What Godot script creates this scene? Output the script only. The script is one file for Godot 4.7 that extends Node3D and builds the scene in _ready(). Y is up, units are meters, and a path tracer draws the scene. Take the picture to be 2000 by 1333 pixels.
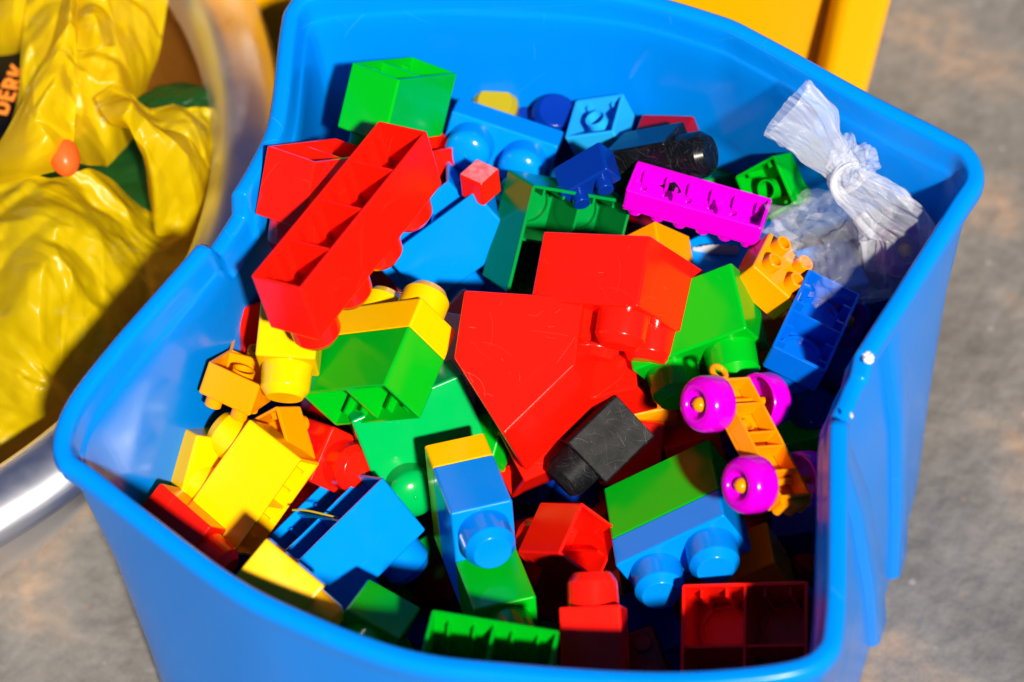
extends Node3D

const U := 0.032        # one brick unit, metres
const RIM_Y := 0.288    # height of the blue bin's rim
const RIM = [Vector2(-0.2124, 0.1023), Vector2(-0.1531, 0.1607), Vector2(-0.1169, 0.1874), Vector2(-0.064, 0.2152), Vector2(-0.0132, 0.2279), Vector2(0.0556, 0.2389), Vector2(0.1112, 0.2393), Vector2(0.1334, 0.2303), Vector2(0.1422, 0.2097), Vector2(0.1514, 0.1547), Vector2(0.1596, 0.1021), Vector2(0.1658, 0.0869), Vector2(0.175, 0.0706), Vector2(0.2027, 0.0316), Vector2(0.2366, -0.0165), Vector2(0.2496, -0.0368), Vector2(0.2477, -0.0574), Vector2(0.233, -0.0729), Vector2(0.1997, -0.1012), Vector2(0.1513, -0.1465), Vector2(0.126, -0.1661), Vector2(0.0726, -0.1912), Vector2(-0.0108, -0.2085), Vector2(-0.0673, -0.2121), Vector2(-0.0958, -0.21), Vector2(-0.1082, -0.1988), Vector2(-0.1128, -0.1787), Vector2(-0.1193, -0.1211), Vector2(-0.1283, -0.0939), Vector2(-0.142, -0.0662), Vector2(-0.1567, -0.041), Vector2(-0.1789, -0.0113), Vector2(-0.2005, 0.0173), Vector2(-0.2214, 0.0492), Vector2(-0.2287, 0.0726), Vector2(-0.2257, 0.0893)]

var mats := {}
var cache := {}
var names := {}
var rng := RandomNumberGenerator.new()


# ---------------------------------------------------------------- naming and metadata
func numbered(called: String) -> String:
	var k: int = names.get(called, 0)
	names[called] = k + 1
	return called if k == 0 else "%s_%03d" % [called, k]


func tag(o: Node, label: String, category: String, group := "") -> void:
	o.set_meta("label", label)
	o.set_meta("category", category)
	if group != "":
		o.set_meta("group", group)


func thing(called: String, label: String, category: String, at := Vector3.ZERO, turn := Quaternion.IDENTITY, group := "") -> Node3D:
	var o := Node3D.new()
	o.name = numbered(called)
	add_child(o)
	o.transform = Transform3D(Basis(turn.normalized()), at)
	tag(o, label, category, group)
	return o


func part(called: String, mesh: Mesh, mat: Material, parent: Node, at := Transform3D.IDENTITY) -> MeshInstance3D:
	var o := MeshInstance3D.new()
	o.mesh = mesh
	o.material_override = mat
	o.transform = at
	o.name = numbered(called) if parent == self else called
	parent.add_child(o, true)
	return o


# ---------------------------------------------------------------- mesh building
class Shape:
	var v := PackedVector3Array()
	var n := PackedVector3Array()
	var idx := PackedInt32Array()

	func put(p: Vector3, nn: Vector3) -> int:
		v.append(p)
		n.append(nn)
		return v.size() - 1

	func tri(a: int, b: int, c: int) -> void:
		# wind each face so that it faces along its normals
		var g := (v[b] - v[a]).cross(v[c] - v[a])
		if g.dot(n[a] + n[b] + n[c]) > 0.0:
			idx.append_array([a, c, b])
		else:
			idx.append_array([a, b, c])

	func quad(a: int, b: int, c: int, d: int) -> void:
		tri(a, b, c)
		tri(a, c, d)

	func box(lo: Vector3, hi: Vector3) -> void:
		for ax in 3:
			for s in 2:
				var nn := Vector3.ZERO
				nn[ax] = 1.0 if s == 1 else -1.0
				var b1 := (ax + 1) % 3
				var b2 := (ax + 2) % 3
				var p: Array[int] = []
				for q in [[0, 0], [1, 0], [1, 1], [0, 1]]:
					var x := Vector3.ZERO
					x[ax] = hi[ax] if s == 1 else lo[ax]
					x[b1] = hi[b1] if q[0] == 1 else lo[b1]
					x[b2] = hi[b2] if q[1] == 1 else lo[b2]
					p.append(put(x, nn))
				quad(p[0], p[1], p[2], p[3])

	# outline: [position, outward normal] pairs in the xz plane; each band is [inset, y, normal out, normal up] twice
	func bands(outline: Array, list: Array, basis := Transform3D.IDENTITY) -> void:
		for b in list:
			var rings: Array = []
			for l in b:
				var ring := PackedInt32Array()
				for o in outline:
					var p: Vector2 = o[0] - o[1] * l[0]
					var nn := Vector3(o[1].x * l[2], l[3], o[1].y * l[2]).normalized()
					ring.append(put(basis * Vector3(p.x, l[1], p.y), (basis.basis * nn).normalized()))
				rings.append(ring)
			for i in outline.size():
				var j := (i + 1) % outline.size()
				quad(rings[0][i], rings[0][j], rings[1][j], rings[1][i])

	func cap(outline: Array, inset: float, y: float, up: float, basis := Transform3D.IDENTITY) -> void:
		var c := Vector2.ZERO
		for o in outline:
			c += o[0]
		c /= outline.size()
		var nn := (basis.basis * Vector3(0, up, 0)).normalized()
		var m := put(basis * Vector3(c.x, y, c.y), nn)
		var ring := PackedInt32Array()
		for o in outline:
			var p: Vector2 = o[0] - o[1] * inset
			ring.append(put(basis * Vector3(p.x, y, p.y), nn))
		for i in ring.size():
			tri(m, ring[i], ring[(i + 1) % ring.size()])

	func mesh() -> ArrayMesh:
		var a := []
		a.resize(Mesh.ARRAY_MAX)
		a[Mesh.ARRAY_VERTEX] = v
		a[Mesh.ARRAY_NORMAL] = n
		a[Mesh.ARRAY_INDEX] = idx
		var m := ArrayMesh.new()
		m.add_surface_from_arrays(Mesh.PRIMITIVE_TRIANGLES, a)
		return m


func round_rect(l: float, w: float, r: float, seg := 4) -> Array:
	var out := []
	for q in 4:
		var c := Vector2((l / 2 - r) * (1 if q == 0 or q == 3 else -1), (w / 2 - r) * (1 if q < 2 else -1))
		for k in seg + 1:
			var a := PI / 2 * (q + float(k) / seg)
			var d := Vector2(cos(a), sin(a))
			out.append([c + d * r, d])
	return out


func circle(r: float, seg := 32) -> Array:
	var out := []
	for k in seg:
		var d := Vector2.from_angle(TAU * k / seg)
		out.append([d * r, d])
	return out


# convex polygon, counter-clockwise in (x, z), with rounded corners
func round_poly(p: PackedVector2Array, r: float, seg := 4) -> Array:
	var out := []
	var m := p.size()
	for i in m:
		var e0 := (p[i] - p[(i + m - 1) % m]).normalized()
		var e1 := (p[(i + 1) % m] - p[i]).normalized()
		var n0 := Vector2(e0.y, -e0.x)
		var n1 := Vector2(e1.y, -e1.x)
		var b := (n0 + n1).normalized()
		var c := p[i] - b * (r / b.dot(n0))
		var a0 := n0.angle()
		var da := wrapf(n1.angle() - a0, -PI, PI)
		for k in seg + 1:
			var d := Vector2.from_angle(a0 + da * k / seg)
			out.append([c + d * r, d])
	return out


func fillet(y0: float, y1: float, r: float, inset := 0.0, seg := 4) -> Array:
	# a wall from y0 up to y1 whose upper edge is rounded by r
	var dir := signf(y1 - y0)
	var list := [[[inset, y0, 1.0, 0.0], [inset, y1 - r * dir, 1.0, 0.0]]]
	for k in seg:
		var pair := []
		for q in [k, k + 1]:
			var a: float = PI / 2 * q / seg
			pair.append([inset + r * (1 - cos(a)), y1 - r * dir * (1 - sin(a)), cos(a), sin(a) * dir])
		list.append(pair)
	return list


func grid(rows: Array, wrap: bool) -> ArrayMesh:
	var w: int = rows[0].size()
	var h := rows.size()
	var v := PackedVector3Array()
	for r in rows:
		v.append_array(r)
	var n := PackedVector3Array()
	n.resize(v.size())
	var idx := PackedInt32Array()
	for j in h - 1:
		for i in (w if wrap else w - 1):
			var a := j * w + i
			var b := j * w + (i + 1) % w
			var c := (j + 1) * w + (i + 1) % w
			var d := (j + 1) * w + i
			for t in [[a, b, c], [a, c, d]]:
				idx.append_array(t)
				var g: Vector3 = -(v[t[1]] - v[t[0]]).cross(v[t[2]] - v[t[0]])
				for q in t:
					n[q] += g
	for i in n.size():
		n[i] = n[i].normalized()
	var a2 := []
	a2.resize(Mesh.ARRAY_MAX)
	a2[Mesh.ARRAY_VERTEX] = v
	a2[Mesh.ARRAY_NORMAL] = n
	a2[Mesh.ARRAY_INDEX] = idx
	var m := ArrayMesh.new()
	m.add_surface_from_arrays(Mesh.PRIMITIVE_TRIANGLES, a2)
	return m


func smooth(p: Array, t: float, closed := false) -> Variant:
	# Catmull-Rom through the points, t in 0 .. count
	var m := p.size()
	var i := int(floor(t))
	var f := t - i
	var q := []
	for k in [-1, 0, 1, 2]:
		q.append(p[posmod(i + k, m)] if closed else p[clampi(i + k, 0, m - 1)])
	return 0.5 * (2.0 * q[1] + (q[2] - q[0]) * f + (2.0 * q[0] - 5.0 * q[1] + 4.0 * q[2] - q[3]) * f * f + (3.0 * q[1] - q[0] - 3.0 * q[2] + q[3]) * f * f * f)


# ---------------------------------------------------------------- materials
func noise_tex(freq: float, seed_: int, from: Color, to: Color, normal := false, octaves := 4) -> NoiseTexture2D:
	var f := FastNoiseLite.new()
	f.seed = seed_
	f.frequency = freq
	f.fractal_octaves = octaves
	var t := NoiseTexture2D.new()
	t.width = 512
	t.height = 512
	t.seamless = true
	t.noise = f
	if normal:
		t.as_normal_map = true
		t.bump_strength = 3.0
	else:
		var g := Gradient.new()
		g.set_color(0, from)
		g.set_color(1, to)
		t.color_ramp = g
	return t


func scratch_image(seed_: int, base: Color, mark: Color, count: int) -> ImageTexture:
	var r := RandomNumberGenerator.new()
	r.seed = seed_
	var im := Image.create(1024, 1024, false, Image.FORMAT_RGB8)
	im.fill(base)
	for k in count:
		var p := Vector2(r.randf() * 1024, r.randf() * 1024)
		var a := r.randf() * TAU
		var ln := r.randf_range(4, 60) if r.randf() < 0.75 else r.randf_range(60, 190)
		var bend := r.randf_range(-0.02, 0.02)
		var s := r.randf_range(0.12, 1.0) ** 2
		for i in int(ln):
			p += Vector2.from_angle(a)
			a += bend * 0.5
			var x := posmod(int(p.x), 1024)
			var y := posmod(int(p.y), 1024)
			im.set_pixel(x, y, im.get_pixel(x, y).lerp(mark, s))
	im.generate_mipmaps()
	return ImageTexture.create_from_image(im)


func plastic(key: String, c: Color, rough := 0.17) -> StandardMaterial3D:
	var m := StandardMaterial3D.new()
	m.resource_name = key
	m.albedo_color = c
	m.roughness = 1.0
	m.roughness_texture = rough_tex(rough)
	m.roughness_texture_channel = BaseMaterial3D.TEXTURE_CHANNEL_RED
	m.metallic_specular = 0.38
	m.uv1_triplanar = true
	m.uv1_scale = Vector3.ONE * 14.0
	mats[key] = m
	return m


func rough_tex(level: float) -> Texture2D:
	var key := "rough%0.2f" % level
	if not cache.has(key):
		cache[key] = noise_tex(0.012, 3, Color(level - 0.05, level - 0.05, level - 0.05), Color(level + 0.07, level + 0.07, level + 0.07))
	return cache[key]


func make_materials() -> void:
	plastic("red", Color(0.94, 0.09, 0.035))
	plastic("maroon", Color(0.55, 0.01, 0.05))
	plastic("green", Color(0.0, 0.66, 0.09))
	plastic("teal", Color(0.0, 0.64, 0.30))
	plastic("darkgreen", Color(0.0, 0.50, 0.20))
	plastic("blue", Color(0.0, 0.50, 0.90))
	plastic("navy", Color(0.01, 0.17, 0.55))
	plastic("skyblue", Color(0.12, 0.62, 0.90))
	plastic("yellow", Color(0.96, 0.73, 0.0))
	plastic("olive", Color(0.62, 0.56, 0.10))
	plastic("amber", Color(0.95, 0.56, 0.0))
	plastic("magenta", Color(0.82, 0.0, 0.80))
	plastic("purple", Color(0.52, 0.0, 0.52))
	plastic("white", Color(0.85, 0.85, 0.88))
	plastic("pink", Color(0.85, 0.45, 0.42))
	plastic("binblue", Color(0.0, 0.50, 0.90), 0.2).metallic_specular = 0.28
	plastic("tubyellow", Color(0.97, 0.68, 0.0), 0.3)
	for q in [["red", 60], ["green", 60], ["blue", 80], ["yellow", 50], ["teal", 50], ["binblue", 70]]:
		var pm: StandardMaterial3D = mats[q[0]]
		var base := pm.albedo_color
		pm.albedo_texture = scratch_image(50 + q[1] + q[0].length(), base, base.lerp(Color(0.9, 0.92, 0.95), 0.28), q[1])
		pm.albedo_color = Color.WHITE
		pm.uv1_scale = Vector3.ONE * (9.0 if q[0] != "binblue" else 3.0)
	var k := plastic("black", Color(0.045, 0.047, 0.06), 0.2)
	k.albedo_color = Color.WHITE
	k.albedo_texture = scratch_image(11, Color(0.05, 0.052, 0.068), Color(0.5, 0.5, 0.55), 900)
	k.uv1_scale = Vector3.ONE * 12.0
	var kw := k.duplicate() as StandardMaterial3D
	kw.roughness_texture = rough_tex(0.52)
	kw.metallic_specular = 0.22
	mats["blackworn"] = kw
	var cob := plastic("blue_shaded", Color(0.0, 0.38, 0.82))  # the blue brick plastic again, shade put into its colour
	cob.resource_name = "blue_shaded"
	var w := plastic("redworn", Color.WHITE)
	w.albedo_texture = scratch_image(12, Color(0.94, 0.09, 0.035), Color(1.0, 0.5, 0.42), 90)
	w.uv1_scale = Vector3.ONE * 9.0
	var fd := plastic("redfaded", Color.WHITE, 0.5)
	fd.albedo_texture = noise_tex(0.02, 8, Color(0.85, 0.30, 0.33), Color(0.86, 0.55, 0.58))


# ---------------------------------------------------------------- toy bricks
func shell_mesh(l: float, h: float, w: float, s: float, plain: bool, holes := 0.0) -> ArrayMesh:
	var key := "shell %f %f %f %f %s %f" % [l, h, w, s, plain, holes]
	if cache.has(key):
		return cache[key]
	var sh := Shape.new()
	var o := round_rect(l * s, w * s, 0.05 * s)
	var r := 0.045 * s
	if plain:
		var up := fillet(h * s / 2, h * s, r)
		var down := fillet(h * s / 2, 0.0, r)
		sh.bands(o, up + down)
		sh.cap(o, r, h * s, 1)
		sh.cap(o, r, 0, -1)
	else:
		var t := 0.055 * s
		sh.bands(o, fillet(0.012 * s, h * s, r))
		if holes == 0.0:
			sh.cap(o, r, h * s, 1)
		sh.bands(o, [
			[[0.0, 0.012 * s, 0.7, -0.7], [0.012 * s, 0.0, 0.7, -0.7]], [[0.012 * s, 0.0, 0, -1], [t, 0.0, 0, -1]],
			[[t, 0.0, -1, 0], [t, (h - 0.06) * s, -1, 0]]])
		if holes > 0.0:
			# the studs are hollow from below: a round opening over each
			for i in roundi(l / holes):
				for j in roundi(w / holes):
					var mid := Vector2((i + 0.5) * holes - l / 2, (j + 0.5) * holes - w / 2) * s
					var rim_ := PackedInt32Array()
					var sq := PackedInt32Array()
					var y := (h - 0.06) * s
					for q in 32:
						var d := Vector2.from_angle(TAU * q / 32)
						var e := d / maxf(absf(d.x), absf(d.y)) * holes * 0.5 * s
						var c := mid + d * holes * 0.22 * s
						rim_.append(sh.put(Vector3(c.x, y, c.y), Vector3.DOWN))
						sq.append(sh.put(Vector3(mid.x + e.x, y, mid.y + e.y), Vector3.DOWN))
					for q in 32:
						sh.quad(rim_[q], rim_[(q + 1) % 32], sq[(q + 1) % 32], sq[q])
					var rim2 := PackedInt32Array()
					var sq2 := PackedInt32Array()
					for q in 32:
						rim2.append(sh.put(sh.v[rim_[q]] + Vector3(0, 0.06 * s, 0), Vector3.UP))
						sq2.append(sh.put(sh.v[sq[q]] * Vector3(0.985, 1, 0.97) + Vector3(0, 0.06 * s, 0), Vector3.UP))
					for q in 32:
						sh.quad(rim2[q], rim2[(q + 1) % 32], sq2[(q + 1) % 32], sq2[q])
					var b := Transform3D(Basis(), Vector3(mid.x, 0, mid.y))
					sh.bands(circle(holes * 0.22 * s, 32), [[[0, y, -1, 0], [0, y + holes * 0.32 * s, -1, 0]]], b)
					sh.cap(circle(holes * 0.22 * s, 32), 0, y + holes * 0.32 * s, -1, b)
		else:
			sh.cap(o, t, (h - 0.06) * s, -1)
	cache[key] = sh.mesh()
	return cache[key]


func stud_mesh(p: float, s: float, kind: String) -> ArrayMesh:
	var key := "stud %f %f %s" % [p, s, kind]
	if cache.has(key):
		return cache[key]
	var sh := Shape.new()
	var r := 0.425 * s
	var h := 0.56 * s
	if p < 0.9:
		r = 0.295 * p * s
		h = 0.42 * p * s
	var o := circle(r, 40)
	if kind == "hollow":
		var b := 0.10 * r
		sh.bands(o, fillet(0, h, b))
		sh.bands(o, [[[b, h, 0, 1], [r * 0.32, h, 0, 1]], [[r * 0.32, h, -1, 0], [r * 0.32, h * 0.25, -1, 0]]])
		sh.cap(o, r * 0.32, h * 0.25, 1)
	elif p < 0.9:
		var b := 0.14 * r
		sh.bands(o, fillet(0, h, b))
		sh.cap(o, b, h, 1)
	elif kind == "dome":
		# rounded shoulder, slightly convex top with a moulding nub
		var list := [[[0, 0, 1, 0], [0.006 * s, 0.30 * s, 1, 0.03]]]
		var prev := [0.006 * s, 0.30 * s, 1.0, 0.03]
		for k in 10:
			var a := PI / 2 * (k + 1) / 10
			var e := pow(sin(a), 0.8)
			var now := [0.006 * s + 0.40 * s * (1 - cos(a)), 0.30 * s + 0.22 * s * e, cos(a) * 0.6, sin(a)]
			list.append([prev, now])
			prev = now
		sh.bands(o, list)
		sh.cap(o, prev[0], prev[1], 1)
		var nub := circle(0.035 * s, 12)
		sh.bands(nub, fillet(0.50 * s, 0.535 * s, 0.02 * s))
		sh.cap(nub, 0.02 * s, 0.535 * s, 1)
	else:
		var d := 0.012 * s
		sh.bands(o, [
			[[0, 0, 1, 0], [d, 0.395 * s, 1, 0.02]], [[d, 0.395 * s, 1, 0.02], [d + 0.012 * s, 0.42 * s, 0.9, 0.45]],
			[[d + 0.012 * s, 0.42 * s, 0.8, 0.6], [0.115 * s, h - 0.01 * s, 0.8, 0.6]], [[0.115 * s, h - 0.01 * s, 0.7, 0.7], [0.135 * s, h, 0.1, 1]]])
		sh.cap(o, 0.135 * s, h, 1)
	cache[key] = sh.mesh()
	return cache[key]


func box_mesh(size: Vector3) -> ArrayMesh:
	var key := "box %s" % size
	if not cache.has(key):
		var sh := Shape.new()
		sh.box(-size / 2, size / 2)
		cache[key] = sh.mesh()
	return cache[key]


func tube_mesh(r: float, t: float, h: float) -> ArrayMesh:
	var key := "tube %f %f %f" % [r, t, h]
	if not cache.has(key):
		var sh := Shape.new()
		sh.bands(circle(r, 28), [[[0, 0, 1, 0], [0, h, 1, 0]], [[t, 0, -1, 0], [t, h, -1, 0]], [[0, 0, 0, -1], [t, 0, 0, -1]]])
		cache[key] = sh.mesh()
	return cache[key]


func brick(called: String, color: String, l: float, h: float, w: float, k: float, at: Vector3, turn: Quaternion, label: String, opt := {}) -> Node3D:
	var s := U * k
	var p: float = opt.get("pitch", 1.0)
	var plain: bool = opt.get("plain", false)
	var low: bool = opt.get("low", false)
	var m: Material = mats[color]
	if opt.get("worn", false) and color == "red":
		m = mats["redworn"]
	if label.begins_with("scratched"):
		m = mats["blackworn"]
	if color == "yellow" and label.begins_with("olive"):
		m = mats["olive"]
	var o := thing(called, label, "toy brick", at, turn, "bricks buried under the heap" if low else "toy bricks in the blue bin")
	part("body", shell_mesh(l, h, w, s, plain, p if opt.get("holes", false) else 0.0), m, o)
	if opt.get("faded", false):
		part("worn_face", box_mesh(Vector3(l * 0.9, 0.02, w * 0.9) * s), mats["redfaded"], o, Transform3D(Basis(), Vector3(0, h, 0) * s))
	if not plain or opt.has("studs"):
		var spots: Array = opt.get("studs", [])
		if spots.is_empty():
			for i in roundi(l / p):
				for j in roundi(w / p):
					spots.append(Vector2((i + 0.5) * p, (j + 0.5) * p))
		var kind := "hollow" if opt.get("hollow", false) else "dome" if opt.get("dome", false) else "plain"
		for q in spots:
			part("stud", stud_mesh(p, s, kind), m, o, Transform3D(Basis(), Vector3(q.x - l / 2, h - 0.002, q.y - w / 2) * s))
	if plain or low:
		return o
	if p < 0.9:
		# tubes and wall ribs of the small bricks
		if opt.get("tube", false):
			for i in maxi(1, roundi(l / p) - 1):
				if roundi(l / p) == 6 and i != 1 and i != 3:
					continue
				if l > 2.0:
					part("post", box_mesh(Vector3(0.05, h - 0.12, 0.12) * s), m, o, Transform3D(Basis(), Vector3((i + 1) * p - l / 2, h / 2 - 0.01, 0) * s))
				else:
					part("tube", tube_mesh(0.40 * p * s, 0.07 * p * s, (h - 0.10) * s), m, o, Transform3D(Basis(), Vector3((i + 1) * p - l / 2, 0.05, 0) * s))
		for i in roundi(l / p):
			for side in [-1, 1]:
				part("rib", box_mesh(Vector3(0.05, h - 0.16, 0.12) * s), m, o, Transform3D(Basis(), Vector3((i + 0.5) * p - l / 2, h / 2 + 0.02, side * (w / 2 - 0.1)) * s))
		return o
	var n := roundi(l)
	for i in n - 1:
		part("divider", box_mesh(Vector3(0.045, h - 0.10, w - 0.08) * s), m, o, Transform3D(Basis(), Vector3(i + 1 - l / 2, h / 2 - 0.005, 0) * s))
	if w > 1.5:
		for i in n:
			part("divider", box_mesh(Vector3(0.94, h - 0.11, 0.045) * s), m, o, Transform3D(Basis(), Vector3(i + 0.5 - l / 2, h / 2 - 0.003, 0) * s))
	var zs := [-1, 1]
	for i in n:
		for side in zs:
			for e in ([-0.2, 0.2] if n > 1 else [0.0]):
				part("rib", box_mesh(Vector3(0.045, h - 0.2, 0.15) * s), m, o, Transform3D(Basis(), Vector3(i + 0.5 + e - l / 2, h / 2 + 0.02, side * (w / 2 - 0.12)) * s))
	if opt.get("ring", false):
		for i in n:
			for j in roundi(w):
				part("ring", tube_mesh(0.40 * s, 0.035 * s, 0.10 * s), m, o, Transform3D(Basis(), Vector3(i + 0.5 - l / 2, h - 0.155, j + 0.5 - w / 2) * s))
	return o


func gable_block(at: Vector3, turn: Quaternion) -> void:
	# five-sided block: a wide brick whose far end comes to a point
	var o := thing("gable_block", "big red block with a gable point, in the middle of the heap", "toy brick", at, turn, "toy bricks in the blue bin")
	var p := PackedVector2Array([Vector2(0, 0), Vector2(2, 0), Vector2(2, 1.18), Vector2(1, 2.43), Vector2(0, 1.18)])
	for i in p.size():
		p[i] *= U
	var out := round_poly(p, 0.05 * U)
	var sh := Shape.new()
	# local y runs through the thickness: stand the outline up in the xy plane
	var b := Transform3D(Basis(Vector3(1, 0, 0), Vector3(0, 0, 1), Vector3(0, 1, 0)), Vector3.ZERO)
	var r := 0.045 * U
	sh.bands(out, fillet(U, 2 * U, r) + fillet(U, 0.0, r), b)
	sh.cap(out, r, 2 * U, 1, b)
	sh.cap(out, r, 0, -1, b)
	part("body", sh.mesh(), mats["redworn"], o)


func wheel_mesh(r: float, w: float) -> ArrayMesh:
	# axis y: y = 0 is the outer side with a dished hub, y = w the open inner side
	var key := "wheel %f %f" % [r, w]
	if cache.has(key):
		return cache[key]
	var sh := Shape.new()
	var o := circle(r, 48)
	var prof := [[0.72, 0.30], [0.66, 0.29], [0.58, 0.24], [0.53, 0.10], [0.49, 0.02], [0.44, 0.0], [0.34, 0.0], [0.22, 0.03], [0.11, 0.11], [0.03, 0.25], [0.0, 0.40], [0.0, 0.85], [0.02, 1.0], [0.12, 1.0], [0.14, 0.9], [0.16, 0.45]]
	var pts := []
	for q in prof:
		pts.append(Vector2(r * q[0], w * q[1]))
	var nn := []
	for i in pts.size():
		var d: Vector2 = (pts[mini(i + 1, pts.size() - 1)] - pts[maxi(i - 1, 0)]).normalized()
		nn.append([d.y, d.x])     # inset shrinks as we go out: outward = +dy, up = +d(inset)
	var list := []
	for i in pts.size() - 1:
		list.append([[pts[i].x, pts[i].y, nn[i][0], nn[i][1]], [pts[i + 1].x, pts[i + 1].y, nn[i + 1][0], nn[i + 1][1]]])
	sh.bands(o, list)
	sh.cap(o, r * 0.72, w * 0.30, -1)
	sh.cap(o, r * 0.16, w * 0.45, 1)
	cache[key] = sh.mesh()
	return cache[key]


func axle_cap(o: Node, at: Vector3, r: float, outward: Vector3, mat: Material) -> void:
	var rows := []
	for j in 9:
		var a := PI / 2 * j / 8
		var row := PackedVector3Array()
		for i in 20:
			var b := TAU * i / 20
			row.append(at + outward * r * sin(a) + Basis(Quaternion(Vector3.UP, outward)) * Vector3(cos(b), 0, sin(b)) * r * cos(a))
		rows.append(row)
	part("axle_cap", grid(rows, true), mat, o)


func toy_car(at: Vector3, turn: Quaternion, s: float) -> void:
	var o := thing("toy_car_chassis", "amber wheeled chassis lying upside down with four magenta wheels", "toy car", at, turn)
	var m: Material = mats["amber"]
	var l := 2.5
	var w := 0.76
	var d := 0.42
	var t := 0.055
	part("deck", box_mesh(Vector3(l, t, w) * s), m, o, Transform3D(Basis(), Vector3(l / 2, d - 0.06, w / 2) * s))
	for z in [t / 2, w - t / 2]:
		part("side_wall", box_mesh(Vector3(l, d - t - 0.06, t) * s), m, o, Transform3D(Basis(), Vector3(l / 2, (d - t - 0.06) / 2, z) * s))
	for x in [t / 2, l - t / 2]:
		part("end_wall", box_mesh(Vector3(t, d - t - 0.07, w - 2 * t) * s), m, o, Transform3D(Basis(), Vector3(x, (d - t - 0.07) / 2, w / 2) * s))
	for x in [0.55, 1.15, 1.45, 1.95]:
		part("cross_rib", box_mesh(Vector3(0.045, d - t - 0.09, w - 2 * t) * s), m, o, Transform3D(Basis(), Vector3(x, (d - t - 0.09) / 2 + 0.01, w / 2) * s))
	part("peg_ring", tube_mesh(0.12 * s, 0.035 * s, 0.12 * s), m, o, Transform3D(Basis(), Vector3(0.85, d - 0.2, w / 2) * s))
	var lie := Basis(Quaternion(Vector3.UP, Vector3.BACK))
	for x in [0.37, 2.05]:
		var ax := Shape.new()
		var c := circle(0.07 * s, 16)
		ax.bands(c, [[[0, 0, 1, 0], [0, 1.7 * s, 1, 0]]])
		part("axle", ax.mesh(), m, o, Transform3D(lie, Vector3(x, 0.22, w / 2 - 0.85) * s))
		for side in [-1, 1]:
			var out := Basis(Quaternion(Vector3.UP, Vector3.BACK * -side)) if side == 1 else lie
			var wh := part("wheel", wheel_mesh(0.5 * s, 0.50 * s), mats["magenta"], o, Transform3D(out, Vector3(x, 0.22, w / 2 + side * 0.97) * s))
			wh.name = "wheel" if wh.name == "wheel" else wh.name
			axle_cap(o, Vector3(x, 0.22, w / 2 + side * 0.86) * s, 0.135 * s, Vector3.BACK * side, m)
	# hitch ring at one end, knobs at the other
	var ring := TorusMesh.new()
	ring.inner_radius = 0.09 * s
	ring.outer_radius = 0.19 * s
	part("hitch_ring", ring, m, o, Transform3D(Basis(), Vector3(-0.16, 0.06, 0.16) * s))
	for z in [0.12, 0.40, 0.66]:
		var kn := Shape.new()
		var c := circle((0.09 if z != 0.40 else 0.13) * s, 18)
		kn.bands(c, fillet(0, 0.30 * s, 0.04 * s))
		kn.cap(c, 0.04 * s, 0.30 * s, 1)
		kn.cap(c, 0, 0, -1)
		part("knob", kn.mesh(), m, o, Transform3D(Basis(), Vector3(l + 0.05, 0.06, z) * s))


# ---------------------------------------------------------------- the blue bin
func outline_points(count: int) -> PackedVector2Array:
	# even steps along the smooth rim line
	var dense := PackedVector2Array()
	var pts: Array = RIM
	for i in pts.size() * 24:
		dense.append(smooth(pts, i / 24.0, true))
	var lens := [0.0]
	for i in dense.size():
		lens.append(lens[-1] + dense[i].distance_to(dense[(i + 1) % dense.size()]))
	var out := PackedVector2Array()
	var at := 0
	for k in count:
		var want: float = lens[-1] * k / count
		while lens[at + 1] < want:
			at += 1
		var f: float = (want - lens[at]) / (lens[at + 1] - lens[at])
		out.append(dense[at].lerp(dense[(at + 1) % dense.size()], f))
	return out


func notch(p: Vector2) -> float:
	# how far the rim dips here: a hand notch in the middle of each short side
	var deep := 0.0
	for q in [[Vector2(0.1596, 0.1021), Vector2(0.175, 0.0706)], [Vector2(-0.1405, -0.069), Vector2(-0.1567, -0.041)]]:
		var a: Vector2 = q[0]
		var d: Vector2 = q[1] - q[0]
		var t := (p - a).dot(d) / d.length_squared()
		var off := absf((p - a).dot(d.orthogonal().normalized()))
		if off < 0.03:
			var len := d.length()
			var edge := minf(t, 1.0 - t) * len
			deep = maxf(deep, clampf((edge + 0.001) / 0.003, 0.0, 1.0))
	return deep * 0.40 * U


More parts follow.
